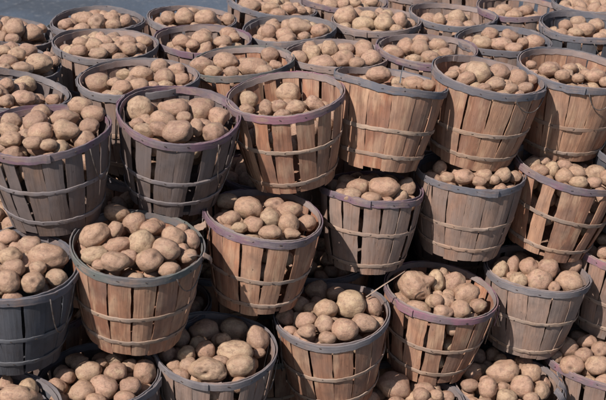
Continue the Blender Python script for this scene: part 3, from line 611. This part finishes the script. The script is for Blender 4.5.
for key, (ox, oy, cw, L) in POT.items():
    b = BK[key]; sc = cw / 606; rs = random.Random(key + 'p'); mine = []
    for t in L:
        X, Y, W_, H_, ang = t[:5]; spc = t[5] if len(t) > 5 else None
        px, py, pw, ph = ox + X * sc, oy + Y * sc, W_ * sc, H_ * sc
        if ph < .68 * pw: nh = .68 * pw; py += (nh - ph) * .5; ph = nh
        mn = 60 * 120 / 606 * (4.4 / b['dep']) * 1.0
        if pw < mn * 1.12: ph *= mn * 1.12 / pw; pw = mn * 1.12
        dep0 = b['dep']; a_ = pw * dep0 / F / 2 * 1.03; b_ = ph * dep0 / F / 2 * 1.03; c_ = (a_ * b_) ** .5 * rs.uniform(.88, 1.0)
        r = (a_ * b_ * c_) ** (1 / 3)
        best = None
        for i in range(-44, 45):
            dp = dep0 + i * .006; p = pt(px, py, dp); Lc = local(b, p); rho = math.hypot(Lc.x, Lc.y)
            e = ((Lc.z - heap(b, min(rho, b['R']), r)) / .012) ** 2 + (wall_pen(b, p, r) / .003) ** 2 + (other_pen(key, p, r) / .004) ** 2
            for m_ in mine:
                ov = (m_['r'] + r) * .90 - (m_['c'] - p).length
                if ov > 0: e += (ov / .006) ** 2
            if best is None or e < best[0]: best = (e, dp, p)
        mine.append(dict(key=key, c=best[2], r=r, d=(a_, b_, c_), px=px, py=py, dep=best[1], ang=ang, spc=spc, listed=True, e=best[0]))
    # settle along the lines of sight
    for it in range(3):
        for m_ in mine:
            best = None
            for i in range(-44, 45):
                dp = dep0 + i * .006; p = pt(m_['px'], m_['py'], dp); Lc = local(b, p); rho = math.hypot(Lc.x, Lc.y); r = m_['r']
                e = ((Lc.z - heap(b, min(rho, b['R']), r)) / .015) ** 2 + (wall_pen(b, p, r) / .003) ** 2 + (other_pen(key, p, r) / .004) ** 2
                for o_ in mine:
                    if o_ is m_: continue
                    ov = (o_['r'] + r) * .90 - (o_['c'] - p).length
                    if ov > 0: e += (ov / .005) ** 2
                if best is None or e < best[0]: best = (e, dp, p)
            m_['c'] = best[2]; m_['dep'] = best[1]; m_['e'] = best[0]
    # nudge anything still inside a wall back in
    for m_ in mine:
        for _ in range(10):
            wp = wall_pen(b, m_['c'], (m_['r'] + max(m_['d'])) / 2)
            if wp < .002: break
            Lc = local(b, m_['c']); k_ = (math.hypot(Lc.x, Lc.y) - wp) / math.hypot(Lc.x, Lc.y); Lc.x *= k_; Lc.y *= k_; m_['c'] = b['mat'] @ Lc
    spuds.extend(mine)
    b['mine'] = mine

print('PLACED', time.time() - T0)
# fill the rest of every basket
for key, b in BK.items():
    if key.startswith('bur') and not (b['c'].z > CAMZ - 2.3 and b['c'].y < 4.9): continue
    rs = random.Random(key + 'f'); mine = list(b.get('mine') or []); new = []
    front = key in 'A B C D E F a b c d e f g i j k l m p'.split()
    def tryadd(rho, th, zfun, gap, rr=None):
        r = rr or rs.uniform(.028, .040)
        Lc = Vector((rho * math.cos(th), rho * math.sin(th), 0)); Lc.z = zfun(rho, r)
        p = b['mat'] @ Lc
        if wall_pen(b, p, r * 1.12) > .002 or other_pen(key, p, r * .9) > .008: return False
        if Lc.z < r + .016: return False
        for m_ in mine:
            if (m_['c'] - p).length < (m_['r'] + r) * gap: return False
        el = rs.uniform(1.0, 1.35); a_ = r * el; q_ = r / math.sqrt(el)
        d = dict(key=key, c=p, r=r, d=(a_, q_ * rs.uniform(.97, 1.06), q_ * rs.uniform(.9, 1.0)), listed=False, spc=None)
        mine.append(d); new.append(d); return True
    base_drop = .026 if b.get('mine') else 0
    lay = [-.0 - base_drop, -.012 - base_drop, -.026 - base_drop, -.045 - base_drop, -.07 - base_drop] + ([-.12, -.15, -.18, -.21, -.24, -.27] if (front and b['cov'] < .9) else [])
    for li, dz in enumerate(lay):
        for _ in range(90 if li < 3 else 60):
            u = math.sqrt(rs.random()); 
            if li >= 5: u = rs.uniform(.72, 1.0)
            tryadd(u * (b['R'] - .03), rs.uniform(0, 2 * PI), lambda rho, r: heap(b, rho, r) + dz - (.004 if li == 0 else 0), .86)
    spuds.extend(new)

print('FILLED', time.time() - T0, len(spuds))
# build them
axes_img = Matrix((RIGHT, UP, -FWD)).transposed()       # columns: photo right, photo up, towards the camera
objs = []
rs = random.Random(5)
for i, sp in enumerate(spuds):
    if sp['listed']:
        flip = rs.choice((0, PI)) if not sp['spc'] else 0
        R3 = axes_img @ Matrix.Rotation(math.radians(sp['ang']) + flip, 3, 'Z')
        if not sp['spc'] and rs.random() < .5: R3 = R3 @ Matrix.Rotation(PI, 3, 'X')
    else:
        R3 = Quaternion((rs.gauss(0, 1), rs.gauss(0, 1), rs.gauss(0, 1), rs.gauss(0, 1))).normalized().to_matrix()
        # lie flat in the pile
        zc = rs.uniform(0, 2 * PI); R3 = Matrix.Rotation(zc, 3, 'Z') @ Matrix.Rotation(rs.gauss(0, .5), 3, 'Y') @ Matrix.Rotation(rs.uniform(0, 6), 3, 'X')
    sp['R3'] = R3; sp['mi'] = rs.randrange(14)
    sp['mx'] = Matrix.Translation(sp['c']) @ R3.to_4x4() @ Matrix.Diagonal((*sp['d'], 1))
    o = bpy.data.objects.new('potato', SP[sp['spc']] if sp['spc'] else HI[sp['mi']]); COL.objects.link(o); o.matrix_world = sp['mx']
    sp['o'] = o; objs.append(o)

# which potatoes show largest: a small depth buffer of the pile seen from where the photo was taken
T1 = time.time()
ZB = np.full(606 * 400, 1e9); ID = np.full(606 * 400, -1, np.int32)
nR, nU, nF, nC = (np.array(v) for v in (RIGHT, UP, FWD, CAM))
def splat(Pw, ident):
    d = Pw - nC; z = d @ nF; x = (303 + F * (d @ nR) / z).astype(int); y = (200 - F * (d @ nU) / z).astype(int)
    ok = (x >= 0) & (x < 606) & (y >= 0) & (y < 400); i = y[ok] * 606 + x[ok]; z = z[ok]
    o_ = np.argsort(-z); i = i[o_]; z = z[o_]            # nearest written last
    zb = np.full(606 * 400, 1e9); zb[i] = z; m_ = zb < ZB; ZB[m_] = zb[m_]; ID[m_] = ident
th_, v_ = np.meshgrid(np.linspace(0, 2 * PI, 800), np.linspace(-.03, 1, 170)); th_ = th_.ravel(); v_ = v_.ravel()
for key, b in BK.items():
    if key.startswith('bur'): continue
    r_ = b['R'] + (b['Rb'] - b['R']) * v_ + .007 * np.sin(PI * np.clip(v_, 0, 1)); mxb = np.array(b['mat'])
    splat(np.stack([r_ * np.cos(th_), r_ * np.sin(th_), b['h'] * (1 - v_)], 1) @ mxb[:3, :3].T + mxb[:3, 3], -2)
sv = np.empty(len(HI[0].vertices) * 3); HI[0].vertices.foreach_get('co', sv); sv = sv.reshape(-1, 3); sv /= np.linalg.norm(sv, axis=1)[:, None]
for i, sp in enumerate(spuds):
    mx = np.array(sp['mx']); splat(sv @ mx[:3, :3].T + mx[:3, 3], i)
cn = np.bincount(ID[ID >= 0], minlength=len(spuds))
for i, sp in enumerate(spuds): sp['vis'] = int(cn[i])
print('VIS time', time.time() - T1)
order = sorted(spuds, key=lambda s: -s['vis'])
indiv = [s for s in order[:300] if s['vis'] > 0]
iset = set(id(s) for s in indiv)
rest = [s for s in spuds if id(s) not in iset]
print('SPUDS', len(spuds), 'visible', sum(1 for s in spuds if s['vis'] > 0), 'last', indiv[-1]['vis'])

# labels from where each lies in its basket, as seen in the photo
bybask = {}
for s in indiv: bybask.setdefault(s['key'], []).append(s)
for key, L in bybask.items():
    b = BK[key]; hw = b['R'] * F / b['dep']
    ys = [proj(s['c'])[1] for s in L]; y0, y1 = min(ys), max(ys)
    med = sorted(reff(s) for s in L)[len(L) // 2]
    used = {}
    for s in sorted(L, key=lambda s: -s['vis']):
        x, y = proj(s['c']); fx = (x - b['cx']) / hw
        col = 'far left' if fx < -.6 else 'left' if fx < -.22 else 'centre' if fx < .22 else 'right' if fx < .6 else 'far right'
        fy = (y - y0) / max(6, y1 - y0); row = 'back' if fy < .33 else 'middle' if fy < .67 else 'front'
        r = reff(s); el = max(s['d'][:2]) / min(s['d'][:2])
        size = 'big' if r > med * 1.1 else 'small' if r < med * .9 else 'medium'
        shp = 'knobbly' if s['spc'] == 'knob' else 'two-eyed' if s['spc'] == 'eyes' else 'round' if el < 1.14 else 'oval' if el < 1.4 else 'long'
        pos = row + ' ' + col
        lab = '%s %s potato at the %s of the %s' % (size, shp, pos, b['short'])
        used.setdefault(pos, []).append((s, lab, x, y))
    for pos, li in used.items():
        labs = [l[1] for l in li]
        if len(set(labs)) == len(labs):
            for s, lab, x, y in li: s['label'] = lab
        else:
            li.sort(key=lambda l: l[2])
            side = ['leftmost', 'rightmost'] if len(li) == 2 else ['leftmost', 'middle', 'rightmost'] if len(li) == 3 else ['leftmost', 'second', 'third', 'rightmost'] + ['fifth'] * 9
            for (s, lab, x, y), sd_ in zip(li, side): s['label'] = lab.replace(' potato at the', ' potato, %s at' % sd_).replace(' of the ', ' of ')
for s in indiv:
    o = s['o']; o['label'] = s['label']; o['category'] = 'potato'; o['group'] = 'potatoes heaped in the baskets'
for s in indiv:
    if len(s['label'].replace('-', ' ').split()) > 16: print('LONG', s['label'])
for s in rest: bpy.data.objects.remove(s['o'])
# all the others: one object
V = []; Fc = []; PT = []; off = 0
cache = {}
def arrs(me):
    if me.name not in cache:
        a = np.empty(len(me.vertices) * 3, np.float32); me.vertices.foreach_get('co', a)
        f = np.empty(len(me.loops), np.int32); me.loops.foreach_get('vertex_index', f)
        p = np.empty(len(me.vertices), np.float32); me.attributes['pit'].data.foreach_get('value', p)
        cache[me.name] = (a.reshape(-1, 3), f.reshape(-1, 3), p)
    return cache[me.name]
for s in rest:
    v, f, p = arrs(HI[s['mi']] if s['vis'] > 3 else LO[s['mi']]); mx = np.array(s['mx'])
    V.append(v @ mx[:3, :3].T + mx[:3, 3]); Fc.append(f + off); PT.append(p); off += len(v)
V = np.concatenate(V); Fc = np.concatenate(Fc); PT = np.concatenate(PT)
# potato skin is mapped in object space: store a local coordinate for the merged ones
me = bpy.data.meshes.new('potatoes'); me.vertices.add(len(V)); me.vertices.foreach_set('co', V.astype(np.float32).ravel())
me.loops.add(len(Fc) * 3); me.loops.foreach_set('vertex_index', Fc.ravel().astype(np.int32))
me.polygons.add(len(Fc)); me.polygons.foreach_set('loop_start', np.arange(0, len(Fc) * 3, 3, dtype=np.int32))
me.polygons.foreach_set('use_smooth', [True] * len(Fc))
me.update(calc_edges=True); me.validate()
at = me.attributes.new('pit', 'FLOAT', 'POINT'); at.data.foreach_set('value', PT)
m2 = M['potato'].copy(); m2.name = 'potato_skin_merged'
for nd in m2.node_tree.nodes:
    if nd.type == 'MAPPING': nd.inputs['Scale'].default_value = (38, 38, 38)
me.materials.append(m2)
o = bpy.data.objects.new('potatoes', me); COL.objects.link(o); o['kind'] = 'stuff'
o['label'] = 'the remaining smaller and half-hidden potatoes filling all the baskets'; o['category'] = 'potatoes'
scene.cycles.max_bounces = 8
